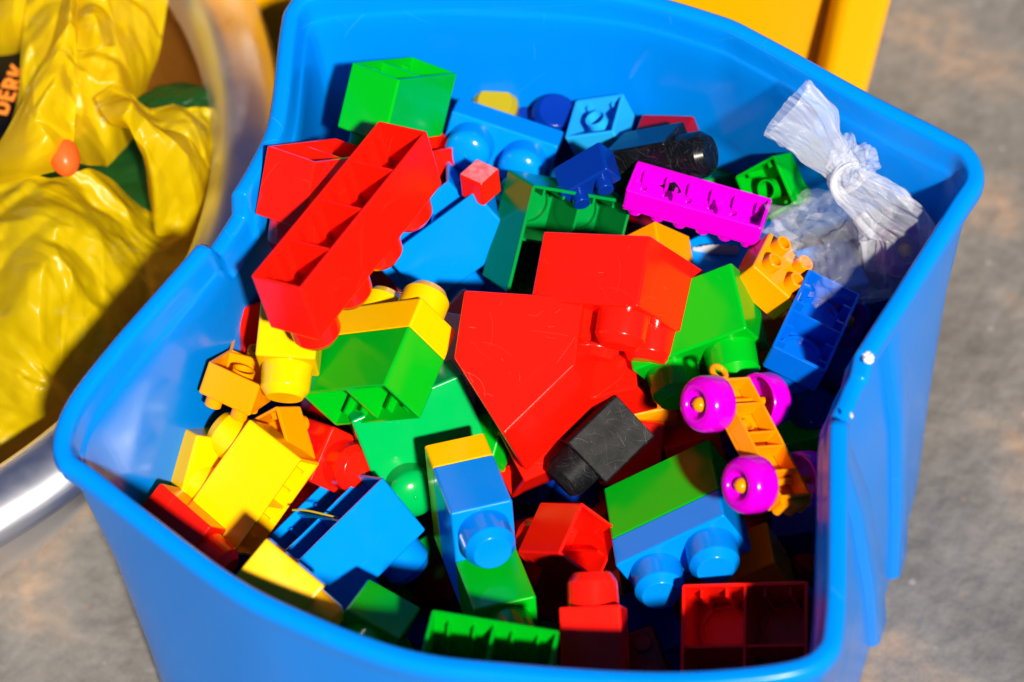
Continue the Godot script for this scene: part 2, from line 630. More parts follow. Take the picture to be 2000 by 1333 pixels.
func blue_bin() -> void:
	var o := thing("storage_bin", "blue plastic storage bin filled with toy bricks", "bin")
	var c := 520
	var ring := outline_points(c)
	var nor := PackedVector2Array()
	var area := 0.0
	for i in c:
		area += ring[i].cross(ring[(i + 1) % c])
	for i in c:
		var d := (ring[(i + 4) % c] - ring[(i + c - 4) % c]).normalized()
		nor.append(Vector2(d.y, -d.x) * signf(area))
	# foot line: the same corners, the short sides without their pinch
	var foot := PackedVector2Array()
	var corner := [Vector2(-0.222, 0.085), Vector2(0.137, 0.226), Vector2(0.247, -0.045), Vector2(-0.106, -0.2)]
	for i in c:
		var p := ring[i]
		for e in [[1, 2], [3, 0]]:
			var a: Vector2 = corner[e[0]]
			var d: Vector2 = corner[e[1]] - a
			var t := (p - a).dot(d) / d.length_squared()
			var side := d.orthogonal().normalized() * signf(area)
			var inn := (p - a).dot(side)
			if t > 0.02 and t < 0.98 and absf(inn) < 0.045:
				p += side * -minf(0.0, -absf(inn)) * 0.0 - side * inn * 0.9
		foot.append(p)
	for pass_ in 30:
		var f2 := foot.duplicate()
		for i in c:
			f2[i] = (foot[(i + c - 2) % c] + foot[i] + foot[(i + 2) % c]) / 3.0
		foot = f2
	var outer := [[0.20, -8.98, 1], [0.10, -8.9, 1], [0.16, -6.0, 0.85], [0.20, -3.0, 0.55], [0.20, -1.0, 0.1], [0.20, -0.36, 0], [0.04, -0.34, 0], [0.008, -0.30, 0]]
	var inner := [[0.0, -0.20, 0], [0.015, -0.10, 0], [0.05, -0.035, 0], [0.10, -0.006, 0], [0.15, 0.0, 0], [0.24, -0.005, 0], [0.285, -0.03, 0], [0.315, -0.09, 0], [0.34, -0.22, 0], [0.37, -0.44, 0], [0.40, -0.50, 0], [0.44, -0.58, 0], [0.47, -0.9, 0.03], [0.49, -1.6, 0.2], [0.52, -4.0, 0.65], [0.58, -8.4, 0.9], [0.86, -8.72, 0.9]]
	var rows_a := [outer, [outer[-1]] + inner]
	var built := []
	for set_ in rows_a:
		var rows := []
		for l in set_:
			var row := PackedVector3Array()
			for i in c:
				var p: Vector2 = ring[i].lerp(foot[i], l[2]) - nor[i] * l[0] * U
				var dip := notch(ring[i]) * clampf((l[1] + 1.0) / 0.45, 0.0, 1.0)
				row.append(Vector3(p.x, RIM_Y + l[1] * U - dip, p.y))
			if area < 0:
				row.reverse()
			rows.append(row)
		built.append(rows)
	part("outer_wall", grid(built[0], true), mats["binblue"], o)
	part("rim_and_inner_wall", grid(built[1], true), mats["binblue"], o)
	var floor_ := Shape.new()
	var mid := floor_.put(Vector3(0, RIM_Y - 8.70 * U, 0.01), Vector3.UP)
	var edge := PackedInt32Array()
	for i in c:
		var p := ring[i].lerp(foot[i], 0.8) - nor[i] * 1.0 * U
		edge.append(floor_.put(Vector3(p.x, RIM_Y - 8.70 * U, p.y), Vector3.UP))
	for i in c:
		floor_.tri(mid, edge[i], edge[(i + 1) % c])
	part("base", floor_.mesh(), mats["binblue"], o)
	# raised ribs run down the right-hand end, from under the rim to the ground
	for q in [[Vector2(0.1884, 0.0407), Vector2(0.2229, 0.0275)], [Vector2(0.1665, 0.1058), Vector2(0.204, 0.0712)]]:
		var it := nearest(ring, q[0])
		var ib := nearest(foot, q[1])
		var rows := []
		for j in outer.size() - 2:
			var l: Array = outer[j]
			var f: float = (l[1] + 8.98) / 8.5
			var row := PackedVector3Array()
			for e in [[-4.5, -0.04], [-3.6, 0.10], [-2.6, 0.16], [2.6, 0.16], [3.6, 0.10], [4.5, -0.04]]:
				var x: float = lerpf(ib, it, f) + e[0] * lerpf(1.1, 0.8, f)
				var k0 := posmod(int(floor(x)), c)
				var k1 := (k0 + 1) % c
				var g: float = x - floorf(x)
				var p: Vector2 = ring[k0].lerp(ring[k1], g).lerp(foot[k0].lerp(foot[k1], g), l[2]) - nor[k0] * (l[0] - e[1]) * U
				row.append(Vector3(p.x, RIM_Y + l[1] * U, p.y))
			rows.append(row)
		part("wall_rib", grid(rows, false), mats["binblue"], o)
	# white chips where the rim is knocked, at the notch
	for q in [[Vector3(0.1733, 0.288, 0.0689), Vector3(0.0026, 0.0012, 0.0030)], [Vector3(0.1603, 0.2874, 0.1009), Vector3(0.0007, 0.0006, 0.0014)]]:
		part("worn_chip", crumpled_ball(q[0], q[1], 0.3, 3, 3.0), mats["white"], o)


func nearest(line: PackedVector2Array, p: Vector2) -> int:
	var best := 0
	for i in line.size():
		if line[i].distance_to(p) < line[best].distance_to(p):
			best = i
	return best


# ---------------------------------------------------------------- bags and basin
class Folds:
	# thin film creases: triangle waves in random directions, each strong only in patches
	var dirs: Array[Vector3] = []
	var freq := PackedFloat32Array()
	var off := PackedFloat32Array()
	var amp := PackedFloat32Array()
	var noise := FastNoiseLite.new()

	func _init(seed_: int, count: int, f0: float, f1: float) -> void:
		var r := RandomNumberGenerator.new()
		r.seed = seed_
		noise.seed = seed_
		noise.frequency = 1.0
		noise.fractal_octaves = 2
		for k in count:
			dirs.append(Vector3(r.randfn(), r.randfn() * 0.5, r.randfn()).normalized())
			var f := f0 * pow(f1 / f0, float(k) / maxf(1.0, count - 1))
			freq.append(f)
			off.append(r.randf())
			amp.append(f0 / f)

	func at(p: Vector3) -> float:
		var s := 0.0
		for k in dirs.size():
			var w := noise.get_noise_3d(p.x * f_low(k) + 31.0 * k, p.y * f_low(k), p.z * f_low(k))
			var x := p.dot(dirs[k]) * freq[k] + off[k] + w * 0.10
			var tri := absf(x - floorf(x) - 0.5) * 4.0 - 1.0
			var mask := clampf(0.30 + 2.6 * noise.get_noise_3d(p.x * f_low(k) - 17.0 * k, p.z * f_low(k), p.y * f_low(k) + 5.0), 0.0, 1.0)
			s += amp[k] * tri * mask
		return s

	func f_low(k: int) -> float:
		return freq[k] * 0.45


class Facets:
	# film pulled over lumps: flat facets that meet in sharp ridges and valleys
	var seeds: Array[Vector2] = []
	var faces: Array = []

	func _init(seed_: int, lo: Vector2, hi: Vector2, gap: float) -> void:
		var r := RandomNumberGenerator.new()
		r.seed = seed_
		var n := int((hi.x - lo.x) * (hi.y - lo.y) / (gap * gap)) + 3
		for k in n:
			seeds.append(Vector2(r.randf_range(lo.x, hi.x), r.randf_range(lo.y, hi.y)))
			var f := PackedVector2Array()
			var a0 := r.randf() * TAU
			var m := r.randi_range(3, 5)
			for j in m:
				f.append(Vector2.from_angle(a0 + TAU * (j + r.randf_range(-0.25, 0.25)) / m) * r.randf_range(0.35, 1.0))
			faces.append(f)

	func at(p: Vector2) -> float:
		var best := 1.0
		for k in seeds.size():
			var d := p - seeds[k]
			if d.length_squared() > 0.012:
				continue
			var h := -1.0
			for f in faces[k]:
				h = maxf(h, f.dot(d))
			best = minf(best, h)
		return minf(best, 0.05)


func sheet(ctrl: Array, nu: int, nv: int, amp: float, seed_: int, facet := 0.045, f0 := 16.0, f1 := 90.0) -> ArrayMesh:
	var folds := Folds.new(seed_, 8, f0, f1)
	var lo := Vector2(9, 9)
	var hi := Vector2(-9, -9)
	for r in ctrl:
		for p in r:
			lo = lo.min(Vector2(p.x, p.z))
			hi = hi.max(Vector2(p.x, p.z))
	var fac := Facets.new(seed_ + 3, lo - Vector2.ONE * 0.02, hi + Vector2.ONE * 0.02, facet)
	var rows := []
	for j in nv + 1:
		var t := float(j) / nv * (ctrl.size() - 1)
		var line := []
		for k in ctrl[0].size():
			var col := []
			for r in ctrl:
				col.append(r[k])
			line.append(smooth(col, minf(t, ctrl.size() - 1.0001)))
		var row := PackedVector3Array()
		for i in nu + 1:
			var u := float(i) / nu * (line.size() - 1)
			var p: Vector3 = smooth(line, minf(u, line.size() - 1.0001))
			row.append(p + Vector3(0.25, 0.9, 0.3) * (folds.at(p) * amp + (fac.at(Vector2(p.x, p.z)) - facet * 0.2) * 0.9))
		rows.append(row)
	return grid(rows, false)


func ring_sweep(path: Array, radii: Array, steps: int, seg: int, amp: float, seed_: int, flat := 1.0) -> ArrayMesh:
	var folds := Folds.new(seed_, 9, 0.7, 6.0)
	var rows := []
	for j in steps + 1:
		var t := minf(float(j) / steps * (path.size() - 1), path.size() - 1.0001)
		var c: Vector3 = smooth(path, t)
		var d: Vector3 = (smooth(path, minf(t + 0.05, path.size() - 1.0001)) - smooth(path, maxf(t - 0.05, 0.0))).normalized()
		var r: float = smooth(radii, t)
		var a := d.cross(Vector3(0.3, 0.2, 0.93)).normalized()
		var b := a.cross(d).normalized()
		var row := PackedVector3Array()
		for i in seg:
			var th := TAU * i / seg
			var off := (a * cos(th) + b * sin(th) * flat)
			# pleats run along the sweep
			var k := folds.at(Vector3(cos(th) * 1.5, t * 0.45, sin(th) * 1.5)) * amp if amp > 0.0 else 0.0
			row.append(c + off * r * (1.0 + k))
		rows.append(row)
	return grid(rows, true)


func crumpled_ball(at: Vector3, axes: Vector3, amp: float, seed_: int, freq: float) -> ArrayMesh:
	var folds := Folds.new(seed_, 7, freq * 0.35, freq * 1.8)
	var rows := []
	for j in 81:
		var a := PI * (j / 80.0 - 0.5) * 0.999
		var row := PackedVector3Array()
		for i in 120:
			var b := TAU * i / 120
			var d := Vector3(cos(a) * cos(b), sin(a), cos(a) * sin(b))
			row.append(at + d * axes * (1.0 + folds.at(d) * amp))
		rows.append(row)
	return grid(rows, true)


func lathe(profile: Array, at: Vector3, seg := 160) -> ArrayMesh:
	var rows := []
	for q in profile:
		var row := PackedVector3Array()
		for i in seg:
			var a := TAU * i / seg
			row.append(at + Vector3(cos(a) * q[0], q[1], sin(a) * q[0]))
		rows.append(row)
	return grid(rows, true)


func basin_and_bags() -> void:
	var alu := StandardMaterial3D.new()
	alu.albedo_color = Color(0.84, 0.84, 0.86)
	alu.metallic = 1.0
	alu.roughness = 1.0
	alu.roughness_texture = noise_tex(0.02, 21, Color(0.34, 0.34, 0.34), Color(0.52, 0.52, 0.52))
	alu.uv1_triplanar = true
	alu.uv1_scale = Vector3(3, 40, 3)
	var o := thing("metal_basin", "large round aluminium basin holding yellow plastic bags", "basin", Vector3(-0.432, 0, -0.1984))
	var k := U
	part("bowl", lathe([[0.2, 0.006], [6.4 * k, 0.004], [6.75 * k, 0.3 * k], [7.6 * k, 2.0 * k], [8.5 * k, 4.2 * k], [8.95 * k, 5.2 * k], [9.1 * k, 5.5 * k]], Vector3.ZERO), alu, o)
	var reflect_alu := alu.duplicate() as StandardMaterial3D
	reflect_alu.albedo_color = Color(0.60, 0.47, 0.24)  # aluminium tinted with a painted reflection of the yellow bags
	part("rolled_rim", lathe([[9.1 * k, 5.48 * k], [9.45 * k, 5.5 * k], [9.68 * k, 5.66 * k], [9.72 * k, 5.9 * k], [9.6 * k, 6.12 * k], [9.35 * k, 6.26 * k], [9.0 * k, 6.3 * k], [8.7 * k, 6.22 * k], [8.5 * k, 6.02 * k], [8.38 * k, 5.7 * k], [8.3 * k, 5.4 * k]], Vector3.ZERO), alu, o)
	part("inner_wall", lathe([[8.3 * k, 5.4 * k], [8.5 * k, 5.0 * k], [8.3 * k, 4.2 * k], [7.4 * k, 2.0 * k], [6.5 * k, 0.5 * k], [0.2, 0.3 * k], [0.001, 0.3 * k]], Vector3.ZERO), reflect_alu, o)

	var bag := StandardMaterial3D.new()
	bag.albedo_color = Color(0.90, 0.78, 0.0, 0.72)
	bag.transparency = BaseMaterial3D.TRANSPARENCY_ALPHA
	bag.roughness = 0.32
	bag.metallic_specular = 0.4
	bag.backlight_enabled = true
	bag.backlight = Color(0.8, 0.62, 0.0)
	bag.cull_mode = BaseMaterial3D.CULL_DISABLED
	var bag_0 := part("yellow_plastic_bag", sheet([
		[Vector3(-0.312, 0.1792, -0.1857), Vector3(-0.2546, 0.208, -0.1581), Vector3(-0.2264, 0.1888, -0.1723), Vector3(-0.202, 0.1568, -0.1665), Vector3(-0.1729, 0.1504, -0.157)],
		[Vector3(-0.3063, 0.1888, -0.12), Vector3(-0.2549, 0.2112, -0.1047), Vector3(-0.2212, 0.1792, -0.1253), Vector3(-0.2045, 0.1568, -0.1183), Vector3(-0.1863, 0.1504, -0.1174)],
		[Vector3(-0.307, 0.176, -0.0795), Vector3(-0.2618, 0.1984, -0.0657), Vector3(-0.2408, 0.176, -0.0707), Vector3(-0.2243, 0.1568, -0.0765), Vector3(-0.2094, 0.1504, -0.0759)],
		[Vector3(-0.3125, 0.144, -0.0461), Vector3(-0.2722, 0.1568, -0.0404), Vector3(-0.2548, 0.1568, -0.0352), Vector3(-0.2419, 0.1504, -0.0398), Vector3(-0.2282, 0.1472, -0.0429)],
		[Vector3(-0.318, 0.112, -0.0123), Vector3(-0.2953, 0.112, -0.0254), Vector3(-0.2783, 0.112, -0.0357), Vector3(-0.2639, 0.112, -0.0447), Vector3(-0.2479, 0.112, -0.0483)]], 130, 150, 0.005, 30, 0.05), bag, self)
	tag(bag_0, "big crumpled yellow plastic bag filling the front of the basin", "plastic bag", "yellow bags in the basin")
	var bag_1 := part("yellow_plastic_bag", sheet([
		[Vector3(-0.2647, 0.2272, -0.2993), Vector3(-0.2345, 0.24, -0.2838), Vector3(-0.205, 0.2208, -0.2984), Vector3(-0.1889, 0.1888, -0.3181)],
		[Vector3(-0.2729, 0.208, -0.2528), Vector3(-0.2487, 0.2208, -0.2348), Vector3(-0.2143, 0.2144, -0.2444), Vector3(-0.1962, 0.176, -0.2743)],
		[Vector3(-0.2788, 0.1888, -0.2264), Vector3(-0.2465, 0.2112, -0.2), Vector3(-0.22, 0.1952, -0.2105), Vector3(-0.2062, 0.1632, -0.256)],
		[Vector3(-0.2966, 0.1696, -0.1955), Vector3(-0.2589, 0.2016, -0.1619), Vector3(-0.2294, 0.1888, -0.1745), Vector3(-0.208, 0.144, -0.2462)]], 110, 110, 0.004, 31, 0.055), bag, self)
	tag(bag_1, "yellow plastic bag standing at the back of the basin behind the twisted handle", "plastic bag", "yellow bags in the basin")
	var bag_2 := part("yellow_plastic_bag", sheet([
		[Vector3(-0.3173, 0.192, -0.3386), Vector3(-0.2809, 0.2112, -0.3163), Vector3(-0.2551, 0.2016, -0.3181)],
		[Vector3(-0.319, 0.176, -0.3029), Vector3(-0.2855, 0.1984, -0.2871), Vector3(-0.2658, 0.1888, -0.2853)],
		[Vector3(-0.325, 0.1472, -0.2915), Vector3(-0.2976, 0.1568, -0.2904), Vector3(-0.2837, 0.1568, -0.2972)]], 60, 60, 0.004, 32, 0.04), bag, self)
	tag(bag_2, "yellow plastic bag at the far edge of the basin, top left corner", "plastic bag", "yellow bags in the basin")
	var bag_3 := part("yellow_plastic_bag", sheet([
		[Vector3(-0.2378, 0.2528, -0.2561), Vector3(-0.2329, 0.2592, -0.2496), Vector3(-0.2307, 0.2528, -0.2552)],
		[Vector3(-0.2458, 0.2496, -0.2129), Vector3(-0.2359, 0.2592, -0.2033), Vector3(-0.2307, 0.2496, -0.2131)],
		[Vector3(-0.2558, 0.2432, -0.1967), Vector3(-0.2416, 0.256, -0.184), Vector3(-0.232, 0.2432, -0.1921)],
		[Vector3(-0.2789, 0.2208, -0.1773), Vector3(-0.2536, 0.2432, -0.1664), Vector3(-0.234, 0.2336, -0.1685)],
		[Vector3(-0.3007, 0.2016, -0.1797), Vector3(-0.2613, 0.2304, -0.1519), Vector3(-0.2383, 0.2208, -0.1646)],
		[Vector3(-0.305, 0.1824, -0.1797), Vector3(-0.2682, 0.2112, -0.1526), Vector3(-0.2494, 0.2048, -0.1601)]], 50, 130, 0.003, 33, 0.03), bag, self)
	tag(bag_3, "twisted bright yellow bag handle hanging over the other bags", "plastic bag", "yellow bags in the basin")
	var bag_4 := part("yellow_plastic_bag", sheet([
		[Vector3(-0.2349, 0.2496, -0.2587), Vector3(-0.2218, 0.256, -0.2512), Vector3(-0.2089, 0.2432, -0.2616)],
		[Vector3(-0.2306, 0.2528, -0.2316), Vector3(-0.2184, 0.2624, -0.2195), Vector3(-0.212, 0.2432, -0.2381)],
		[Vector3(-0.2314, 0.2464, -0.216), Vector3(-0.2191, 0.2496, -0.2122), Vector3(-0.2103, 0.2336, -0.2277)]], 50, 60, 0.003, 34, 0.03), bag, self)
	tag(bag_4, "short folded yellow flap beside the twisted handle", "plastic bag", "yellow bags in the basin")
	var bag_5 := part("yellow_plastic_bag", sheet([
		[Vector3(-0.2227, 0.2336, -0.1925), Vector3(-0.2117, 0.2208, -0.2102), Vector3(-0.1995, 0.2016, -0.2082), Vector3(-0.1812, 0.1952, -0.212), Vector3(-0.1627, 0.1696, -0.2288)],
		[Vector3(-0.2145, 0.2304, -0.1727), Vector3(-0.2012, 0.24, -0.1677), Vector3(-0.1886, 0.2208, -0.1722), Vector3(-0.1732, 0.208, -0.1784), Vector3(-0.1607, 0.176, -0.1927)],
		[Vector3(-0.2043, 0.2112, -0.1792), Vector3(-0.1942, 0.2208, -0.1523), Vector3(-0.1853, 0.2048, -0.1531), Vector3(-0.1731, 0.1888, -0.1533), Vector3(-0.167, 0.16, -0.1659)],
		[Vector3(-0.2051, 0.176, -0.1937), Vector3(-0.1986, 0.176, -0.1438), Vector3(-0.1913, 0.1664, -0.1392), Vector3(-0.1809, 0.1568, -0.1417), Vector3(-0.173, 0.1504, -0.1457)]], 110, 130, 0.004, 35, 0.04), bag, self)
	tag(bag_5, "yellow plastic bag with a pointed handle at the right of the basin", "plastic bag", "yellow bags in the basin")

	# things half seen under the bags
	var black := mats["black"] as Material
	var pk := thing("black_pouch", "black package with orange lettering under the yellow bags", "package", Vector3(-0.2965, 0.160, -0.2525))
	part("pouch", crumpled_ball(Vector3.ZERO, Vector3(0.035, 0.008, 0.05), 0.03, 4, 2.0), mats["pouch"], pk)
	var ink := StandardMaterial3D.new()
	ink.albedo_color = Color(0.9, 0.5, 0.12)
	var tm := TextMesh.new()
	tm.text = "DERK"
	var sf := SystemFont.new()
	sf.font_names = PackedStringArray(["Droid Sans"])
	sf.font_weight = 800
	tm.font = sf
	tm.font_size = 32
	tm.pixel_size = 0.0005
	tm.depth = 0.0008
	part("lettering", tm, ink, pk, Transform3D(Basis(Vector3.UP, 1.25) * Basis(Vector3.RIGHT, -PI / 2), Vector3(0.0085, 0.0095, -0.005)))
	var egg := part("orange_ball", crumpled_ball(Vector3.ZERO, Vector3(0.0085, 0.010, 0.0125), 0.0, 9, 2.0), mats["coral"], self, Transform3D(Basis(Vector3.UP, 0.2), Vector3(-0.2420, 0.2205, -0.1594)))
	tag(egg, "smooth orange oval toy poking out of the yellow bag", "toy")
	var gr := part("green_cloth", crumpled_ball(Vector3.ZERO, Vector3(0.05, 0.014, 0.05), 0.1, 14, 2.5), mats["leaf"], self, Transform3D(Basis(), Vector3(-0.2294, 0.140, -0.1941)))
	tag(gr, "dark green object showing through the gap between the yellow bags", "bag")
	var gr2 := part("green_packet", crumpled_ball(Vector3.ZERO, Vector3(0.03, 0.02, 0.035), 0.1, 15, 2.5), mats["leaf"], self, Transform3D(Basis(), Vector3(-0.262, 0.150, -0.1)))
	tag(gr2, "green packet glowing through the front of the big yellow bag", "packet")
	var gr3 := part("green_packet", crumpled_ball(Vector3.ZERO, Vector3(0.03, 0.012, 0.02), 0.1, 16, 2.5), mats["leaf"], self, Transform3D(Basis(), Vector3(-0.185, 0.166, -0.232)))
	tag(gr3, "dark green packet behind the pointed handle of the yellow bag", "packet")


func clear_bag() -> void:
	var m := StandardMaterial3D.new()
	m.albedo_color = Color(0.93, 0.94, 0.97, 0.10)
	m.transparency = BaseMaterial3D.TRANSPARENCY_ALPHA
	m.roughness = 0.3
	m.metallic_specular = 0.5
	m.cull_mode = BaseMaterial3D.CULL_DISABLED
	m.backlight_enabled = true
	m.backlight = Color(0.5, 0.5, 0.52)
	var m2 := m.duplicate() as StandardMaterial3D
	m2.albedo_color = Color(0.95, 0.96, 0.98, 0.2)
	var o := thing("clear_plastic_bag", "knotted clear plastic bag at the back right of the bin", "plastic bag")
	part("pouch", crumpled_ball(Vector3(0.1836, 0.2239, -0.0485), Vector3(0.043, 0.022, 0.034), 0.22, 5, 4.5), m, o)
	part("neck", ring_sweep([Vector3(0.2021, 0.2291, -0.0282), Vector3(0.2059, 0.2483, -0.0388), Vector3(0.1959, 0.2591, -0.0486), Vector3(0.1848, 0.2628, -0.0596), Vector3(0.183, 0.2615, -0.0688)], [0.014, 0.017, 0.0125, 0.0095, 0.007], 140, 140, 0.3, 6), m2, o)
	part("knot", crumpled_ball(Vector3(0.1866, 0.2639, -0.0724), Vector3(0.0125, 0.0125, 0.0115), 0.2, 8, 3.0), m2, o)
	part("tail", ring_sweep([Vector3(0.183, 0.2615, -0.0688), Vector3(0.1725, 0.2761, -0.073), Vector3(0.1637, 0.2888, -0.0799), Vector3(0.1527, 0.2969, -0.0859)], [0.0075, 0.0115, 0.016, 0.0185], 140, 140, 0.2, 10, 0.5), m2, o)


func yellow_tub() -> void:
	var o := thing("yellow_tub", "yellow plastic tub standing behind the blue bin", "bin", Vector3(0.034, 0, -0.446), Quaternion(Vector3.UP, -0.07))
	var out := round_rect(0.47, 0.33, 0.035, 8)
	var sh := Shape.new()
	var y := 0.27
	# walls lean out towards the rim
	sh.bands(out, [[[0.03, 0.003, 1, -0.1], [0.006, y - 0.03, 1, -0.1]], [[0.006, y - 0.03, 0, -1], [0.0, y - 0.03, 0, -1]], [[0.0, y - 0.03, 1, 0], [0.0, y - 0.004, 1, 0]], [[0.0, y - 0.004, 0.6, 0.8], [0.004, y, 0.6, 0.8]], [[0.004, y, 0, 1], [0.012, y, 0, 1]], [[0.012, y, -1, 0.1], [0.035, 0.006, -1, 0.1]]])
	sh.cap(out, 0.035, 0.006, 1)
	part("wall", sh.mesh(), mats["tubyellow"], o)
	var pl := Shape.new()
	var c := round_rect(0.036, 0.05, 0.010, 5)
	pl.bands(c, [[[0.004, 0.004, 1, 0], [0.0, y - 0.031, 1, 0]]])
	pl.cap(c, 0, y - 0.031, 1)
	part("corner_post", pl.mesh(), mats["tubyellow"], o, Transform3D(Basis(Vector3.BACK, -0.09), Vector3(0.190, 0, 0.150)))


func _ready() -> void:
	rng.seed = 3
	# ---- camera
	var cam := Camera3D.new()
	cam.name = "camera"
	cam.transform = Transform3D(Basis(Vector3(0.99631531, -0.04916367, 0.0702762), Vector3(0.08576602, 0.57111793, -0.81637522), Vector3(0.0, 0.81939444, 0.5732301)).orthonormalized() * Basis(), Vector3(0, 41.5, 24) * U)
	cam.fov = 15.18
	cam.near = 0.05
	cam.far = 60.0
	var at := CameraAttributesPhysical.new()
	at.frustum_focal_length = 90.0
	at.frustum_focus_distance = 42.0 * U
	at.exposure_aperture = 4.5
	at.frustum_near = 0.05
	at.frustum_far = 60.0
	cam.attributes = at
	add_child(cam)
	cam.make_current()
	# ---- sky, exposure
	var env := Environment.new()
	env.background_mode = Environment.BG_SKY
	var sky := Sky.new()
	var sm := ProceduralSkyMaterial.new()
	sm.sky_top_color = Color(0.30, 0.45, 0.75)
	sm.sky_horizon_color = Color(0.66, 0.72, 0.80)
	sm.ground_bottom_color = Color(0.16, 0.15, 0.14)
	sm.ground_horizon_color = Color(0.34, 0.32, 0.30)
	sm.sun_angle_max = 4.0
	sky.sky_material = sm
	env.sky = sky
	env.background_energy_multiplier = 0.22
	env.tonemap_mode = Environment.TONE_MAPPER_LINEAR
	env.tonemap_exposure = 1.5
	env.sdfgi_enabled = true
	env.ssao_enabled = true
	env.ssil_enabled = true
	var we := WorldEnvironment.new()
	we.name = "environment"
	we.environment = env
	add_child(we)
	# ---- sun, from the right and behind the photographer
	var sun := DirectionalLight3D.new()
	sun.name = "sun"
	sun.light_energy = 1.6
	sun.light_color = Color(1.0, 0.965, 0.90)
	sun.light_angular_distance = 3.0
	sun.shadow_enabled = true
	add_child(sun)
	sun.look_at_from_position(Vector3.ZERO, -Vector3(0.2107, 0.7314, 0.6486), Vector3.UP)

	make_materials()
	plastic("pouch", Color(0.03, 0.03, 0.03), 0.35)
	plastic("coral", Color(0.98, 0.36, 0.13), 0.35)
	plastic("leaf", Color(0.03, 0.22, 0.06), 0.4)

	# ---- ground
	var gm := StandardMaterial3D.new()
	gm.albedo_texture = concrete()
	gm.roughness = 0.9
	gm.uv1_triplanar = true
	gm.uv1_world_triplanar = true
	gm.uv1_scale = Vector3.ONE * 1.6
	gm.normal_enabled = true
	gm.normal_scale = 0.5
	gm.normal_texture = noise_tex(0.06, 31, Color.BLACK, Color.WHITE, true, 5)
	var plane := PlaneMesh.new()
	plane.size = Vector2(40, 40)
	var g := part("ground", plane, gm, self)
	g.set_meta("kind", "structure")

	# ---- containers
	blue_bin()
	yellow_tub()
	basin_and_bags()

	# ---- the heap of bricks
	brick("toy_brick", "green", 2, 1.18, 1, 0.978, Vector3(-0.0453, 0.2678, -0.1618), Quaternion(0.8415, -0.2879, -0.4126, 0.1971), "green open-bottomed brick on top of the heap against the back wall")
	brick("toy_brick", "red", 2, 1.18, 1, 0.984, Vector3(-0.0894, 0.285, -0.0946), Quaternion(0.8413, -0.2761, -0.4069, 0.2245), "red two-unit brick standing upside down beside the left notch of the bin")
	brick("toy_brick", "red", 4, 1.18, 1, 0.956, Vector3(-0.0799, 0.3161, -0.0338), Quaternion(0.8706, 0.0142, -0.477, 0.1202), "long red four-unit brick lying hollow side up across the heap")
	brick("toy_brick", "red", 2, 1.18, 2, 1, Vector3(0.0631, 0.2454, -0.0407), Quaternion(0.7837, 0.0287, 0.28, 0.5537), "wide red brick with two scuffed studs pointing down beside the red gable block", {"worn": true})
	brick("toy_brick", "green", 2, 1.18, 1, 1.04, Vector3(0.0952, 0.2179, -0.0284), Quaternion(-0.138, 0.6316, 0.7427, -0.1745), "bright green brick tilted under the right end of the wide red brick")
	brick("toy_brick", "green", 2, 1.18, 1, 0.982, Vector3(-0.0823, 0.216, 0.0228), Quaternion(-0.6841, -0.3459, 0.059, 0.6394), "light green brick with open triangular-looking cells, below the long red brick")
	brick("toy_brick", "yellow", 2, 0.59, 1, 0.982, Vector3(-0.0676, 0.2181, -0.0111), Quaternion(-0.6841, -0.3459, 0.059, 0.6394), "half-height yellow brick plugged onto the back of the light green brick")
	brick("toy_brick", "blue", 2, 1.18, 2, 1, Vector3(-0.1107, 0.1687, 0.0582), Quaternion(0.3266, 0.3407, 0.8647, -0.1719), "large blue brick with dark open cells near the front left", {"fine": true})
	brick("toy_brick", "green", 2, 1.18, 1, 1, Vector3(0.0772, 0.1651, 0.0545), Quaternion(0.6031, 0.1905, 0.1338, 0.7629), "green brick clipped on the half-height blue brick, right of the black brick")
	brick("toy_brick", "blue", 2, 0.59, 1, 1, Vector3(0.0781, 0.174, 0.0912), Quaternion(0.6031, 0.1905, 0.1338, 0.7629), "half-height blue brick with two studs under the green brick, near the front right")
	brick("toy_brick", "yellow", 1, 0.59, 2, 1.012, Vector3(-0.0346, 0.1755, 0.0524), Quaternion(0.5839, 0.0592, -0.0868, 0.805), "half-height yellow brick at the top of the leaning stack in the middle")
	brick("toy_brick", "blue", 1, 1.18, 2, 1.012, Vector3(-0.0306, 0.1813, 0.0701), Quaternion(0.5839, 0.0592, -0.0868, 0.805), "blue brick with one big stud facing out in the middle of the leaning stack")
	brick("toy_brick", "green", 1, 1.18, 1, 1.012, Vector3(-0.0227, 0.1775, 0.1107), Quaternion(0.5839, 0.0592, -0.0868, 0.805), "green brick at the foot of the leaning stack under the blue stud")
	brick("toy_brick", "black", 1, 1.18, 1, 0.965, Vector3(0.0597, 0.1789, 0.0184), Quaternion(0.7911, -0.4148, 0.1368, 0.4282), "scratched black one-stud brick in the middle of the heap", {"worn": true})
	brick("toy_brick", "yellow", 2, 1.18, 1, 0.965, Vector3(-0.1316, 0.1731, 0.0548), Quaternion(-0.4033, 0.7445, -0.5188, -0.1183), "big yellow brick with two studs against the left wall of the bin")
	brick("toy_brick", "blue", 2, 1.18, 1, 1, Vector3(-0.0386, 0.2117, -0.1038), Quaternion(0.0503, 0.2293, 0.9266, -0.2938), "flat-lying blue brick side between the long red brick and the dark green brick")
	brick("toy_brick", "blue", 2, 1.18, 1, 1, Vector3(-0.0534, 0.2041, -0.1189), Quaternion(0.0616, 0.2256, 0.9292, -0.2861), "blue brick tucked behind another blue brick, right of the long red brick")
	brick("toy_brick", "blue", 2, 0.59, 1, 0.985, Vector3(0.0059, 0.2013, -0.1614), Quaternion(0.5459, -0.2037, 0.0157, 0.8126), "half-height blue brick showing two round studs near the back wall", {"dome": true})
